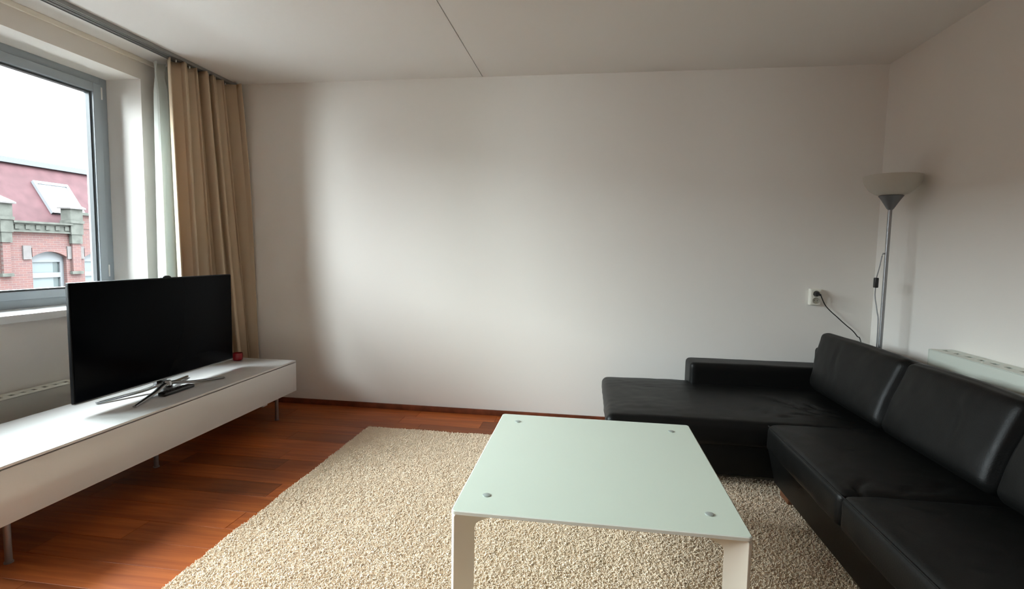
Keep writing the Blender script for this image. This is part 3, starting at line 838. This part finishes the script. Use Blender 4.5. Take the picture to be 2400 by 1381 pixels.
# ------------------------------------------------------------------ outside: street and the house across it
S = 1.35
def oz(z): return CAM_H + S * (z - CAM_H)
FX = -13.0 * S
tag(box('street', (-60, -40, -7.3), (XL - WALL_T - 0.4, 60, -7.0), ASPH), kind='structure')  # unseen ground below, put in to bounce light
xo_ = XL - WALL_T
tag(boxes('wall_outside_sky_block', [((xo_ - 0.1, -14, -7.0), (xo_, WIN_Y0, 12.0)), ((xo_ - 0.1, WIN_Y1, -7.0), (xo_, 18, 12.0)),  # own outer wall, unseen, carried high to keep sky light off the facade
        ((xo_ - 0.1, WIN_Y0, -7.0), (xo_, WIN_Y1, WIN_Z0 - 0.045)), ((xo_ - 0.1, WIN_Y0, WIN_Z1), (xo_, WIN_Y1, 12.0))], BRICK), kind='structure')
house = thing('row_house', (FX, 11 * S, -7.0), 'red brick row house with mansard roof and stone gables across the street', 'building')
def hb(name, y0, y1, z0, z1, d0, d1, m_, parent=house, bevel=0.0):
    """y, z measured on the facade plane; d = how far it stands out of it"""
    return box(name, (FX + d0, y0 * S, oz(z0)), (FX + d1, y1 * S, oz(z1)), m_, parent, bevel)
ZG = (-7.0 - CAM_H) / S + CAM_H
# brick wall with real window openings
wins = [(-5.6, -4.78), (-2.4, -1.58), (1.8, 2.62), (4.2, 5.02), (6.6, 7.42), (8.20, 9.02), (10.565, 11.385), (11.86, 12.68), (14.2, 15.02)]
zs, zh = -0.75, 0.985
ys = [-7.0] + [v for w in wins for v in w] + [22.0]  # unseen near end of the row, cut short to light the back wall
pieces = []
for i in range(0, len(ys), 2):
    pieces.append(((FX - 0.4, ys[i] * S, -7.0), (FX, ys[i + 1] * S, oz(1.75))))
for a, b in wins:
    pieces.append(((FX - 0.4, a * S, -7.0), (FX, b * S, oz(zs))))
    pieces.append(((FX - 0.4, a * S, oz(1.12)), (FX, b * S, oz(1.75))))
boxes('wall', pieces, BRICK, house)
for a, b in wins:
    # segmental brick arch filling the head of the opening
    bm = bmesh.new(); n_ = 10
    for i in range(n_):
        t0, t1 = i / n_, (i + 1) / n_
        ya, yb_ = (a + (b - a) * t0) * S, (a + (b - a) * t1) * S
        def zc(t): return oz(0.985 + 0.13 * (1 - (2 * t - 1) ** 2))
        vv = []
        for xx in (FX - 0.3, FX + 0.03):
            vv.append([bm.verts.new((xx - FX, ya, zc(t0))), bm.verts.new((xx - FX, yb_, zc(t1))), bm.verts.new((xx - FX, yb_, oz(1.2))), bm.verts.new((xx - FX, ya, oz(1.2)))])
        A_, B_ = vv
        bm.faces.new(A_[::-1]); bm.faces.new(B_)
        for k in range(4): bm.faces.new((A_[k], A_[(k + 1) % 4], B_[(k + 1) % 4], B_[k]))
    link('arch', bm_done(bm, 'arch'), BRICK, house, (FX, 0, 0))
    # white window with transom
    w = hb('window', a, a + 0.07, zs, zh + 0.14, -0.22, -0.12, FWHITE)
    hb('window_frame', b - 0.09, b, zs, zh + 0.14, -0.22, -0.12, FWHITE, w)
    hb('window_frame', a + 0.07, b - 0.09, 0.86, zh + 0.14, -0.22, -0.12, FWHITE, w)
    hb('window_frame', a + 0.07, b - 0.09, 0.48, 0.60, -0.22, -0.12, FWHITE, w)
    hb('window_frame', a + 0.07, b - 0.09, zs, zs + 0.08, -0.22, -0.12, FWHITE, w)
    hb('pane', a + 0.07, a + 0.58, 0.60, 0.86, -0.20, -0.17, FGLASS, w)
    hb('pane', a + 0.58, b - 0.09, 0.60, 0.86, -0.20, -0.175, FGLASSD, w)
    hb('pane', a + 0.07, a + 0.58, zs + 0.08, 0.48, -0.20, -0.17, FGLASS, w)
    hb('pane', a + 0.58, b - 0.09, zs + 0.08, 0.48, -0.20, -0.175, FGLASSD, w)
    for (k0, k1) in ((a - 0.20, a - 0.02), (b + 0.02, b + 0.26)):
        hb('arch_stone', k0, k1, 0.93, 1.25, -0.05, 0.035, STONEP)
# cornice bands between the piers, higher parapet right of the second pier
def bay(y0, y1, top):
    hb('cornice', y0, y1, top - 0.045, top, -0.1, 0.16, STONE)
    hb('frieze', y0, y1, top - 0.22, top - 0.045, -0.1, 0.07, STONE)
    hb('moulding', y0, y1, top - 0.255, top - 0.22, -0.1, 0.11, STONE)
    k = y0 + 0.05
    while k < y1 - 0.12:
        hb('carved_block', k, k + 0.10, top - 0.185, top - 0.085, 0.06, 0.10, STONE); k += 0.23
bay(8.6, 9.85, 1.84); bay(10.13, 11.50, 1.82)
hb('parapet', 11.75, 14.0, 1.70, 2.05, -0.3, 0.02, BRICK)
hb('cornice', 11.72, 14.0, 2.05, 2.12, -0.3, 0.12, STONE)
# piers with pyramid caps and corbelled brick pilasters
for (y0, y1) in ((8.25, 8.60), (9.86, 10.12), (11.46, 11.78), (14.0, 14.3)):
    hb('pier', y0, y1, 1.55, 2.19, -0.25, 0.14, STONE)
    hb('pier_collar', y0 - 0.02, y1 + 0.02, 1.83, 1.90, -0.27, 0.17, STONE)
    bm = bmesh.new()
    a, b = (y0 - 0.05) * S, (y1 + 0.05) * S
    q = [bm.verts.new((x_, y_, 0)) for x_, y_ in ((-0.32, a), (0.21, a), (0.21, b), (-0.32, b))]
    q2 = [bm.verts.new((v.co.x, v.co.y, 0.05)) for v in q]
    ap = bm.verts.new((-0.05, (a + b) / 2, 0.24))
    bm.faces.new(q[::-1])
    for k in range(4):
        bm.faces.new((q[k], q[(k + 1) % 4], q2[(k + 1) % 4], q2[k])); bm.faces.new((q2[k], q2[(k + 1) % 4], ap))
    link('pier_cap', bm_done(bm, 'pier_cap'), STONEP, house, (FX, 0, oz(2.19)))
    hb('pilaster', y0 + 0.02, y1 - 0.02, 1.32, 1.55, -0.1, 0.12, STONE)
    hb('pilaster_drop', y0 + 0.05, y1 - 0.05, 0.62, 1.32, -0.1, 0.08, BRICK)
    hb('corbel', y0 + 0.01, y1 - 0.01, 0.55, 0.62, -0.1, 0.10, STONE)
# mansard roof: slope from the parapet back and up
rz0, rz1 = oz(1.60), oz(3.35)
rx0, rx1 = FX - 0.35, FX - 1.95
ry0, ry1 = -7.0 * S, 13.9 * S
bm = bmesh.new()
vv = [bm.verts.new(p) for p in ((rx0, ry0, rz0), (rx0, ry1, rz0), (rx1, ry1 - 0.5, rz1), (rx1, ry0, rz1), (rx0 - 8, ry0, rz0), (rx0 - 8, ry1, rz0), (rx0 - 8, ry1 - 0.5, rz1), (rx0 - 8, ry0, rz1))]
for f in ((0, 1, 2, 3), (4, 7, 6, 5), (0, 4, 5, 1), (3, 2, 6, 7), (0, 3, 7, 4), (1, 5, 6, 2)): bm.faces.new([vv[i] for i in f])
bm.transform(Matrix.Translation(-V(rx0, ry0, rz0)))
roof = link('roof', bm_done(bm, 'roof'), ROOFT, house, (rx0, ry0, rz0))
# white fascia along the top of the mansard
box('fascia', (rx1 - 0.4, ry0, rz1 - 0.06), (rx1 + 0.16, ry1 - 0.25, rz1 + 0.13), ZINC, house)
# skylight lying in the slope
sl = V(rx1 - rx0, 0, rz1 - rz0).normalized(); nn = V(sl.z, 0, -sl.x)
def on_roof(z, y): 
    t = (z - rz0) / sl.z
    return V(rx0, y, rz0) + sl * t
def roof_panel(name, z0, z1, y0, y1, h0, h1, m_, parent):
    bm = bmesh.new(); b0 = on_roof(z0, y0)
    lo_ = [on_roof(z0, y0), on_roof(z0, y1), on_roof(z1, y1), on_roof(z1, y0)]
    A_ = [bm.verts.new(p + nn * h0 - b0) for p in lo_]; B_ = [bm.verts.new(p + nn * h1 - b0) for p in lo_]
    bm.faces.new(A_[::-1]); bm.faces.new(B_)
    for k in range(4): bm.faces.new((A_[k], A_[(k + 1) % 4], B_[(k + 1) % 4], B_[k]))
    return link(name, bm_done(bm, name), m_, parent, b0)
SKZ0, SKZ1, SKY0, SKY1 = oz(2.06), oz(2.87), 11.55 * S, 12.45 * S
sky = roof_panel('skylight', SKZ0, SKZ0 + 0.09, SKY0, SKY1, -0.05, 0.10, FWHITE, house)
roof_panel('skylight_frame', SKZ1 - 0.09, SKZ1, SKY0, SKY1, -0.05, 0.10, FWHITE, sky)
roof_panel('skylight_frame', SKZ0 + 0.09, SKZ1 - 0.09, SKY0, SKY0 + 0.09, -0.05, 0.10, FWHITE, sky)
roof_panel('skylight_frame', SKZ0 + 0.09, SKZ1 - 0.09, SKY1 - 0.09, SKY1, -0.05, 0.10, FWHITE, sky)
SKG = mat('skylight_pane', (0.35, 0.37, 0.39), 0.05, spec=0.8)
roof_panel('pane', SKZ0 + 0.09, SKZ1 - 0.09, SKY0 + 0.09, SKY1 - 0.09, -0.02, 0.05, SKG, sky)
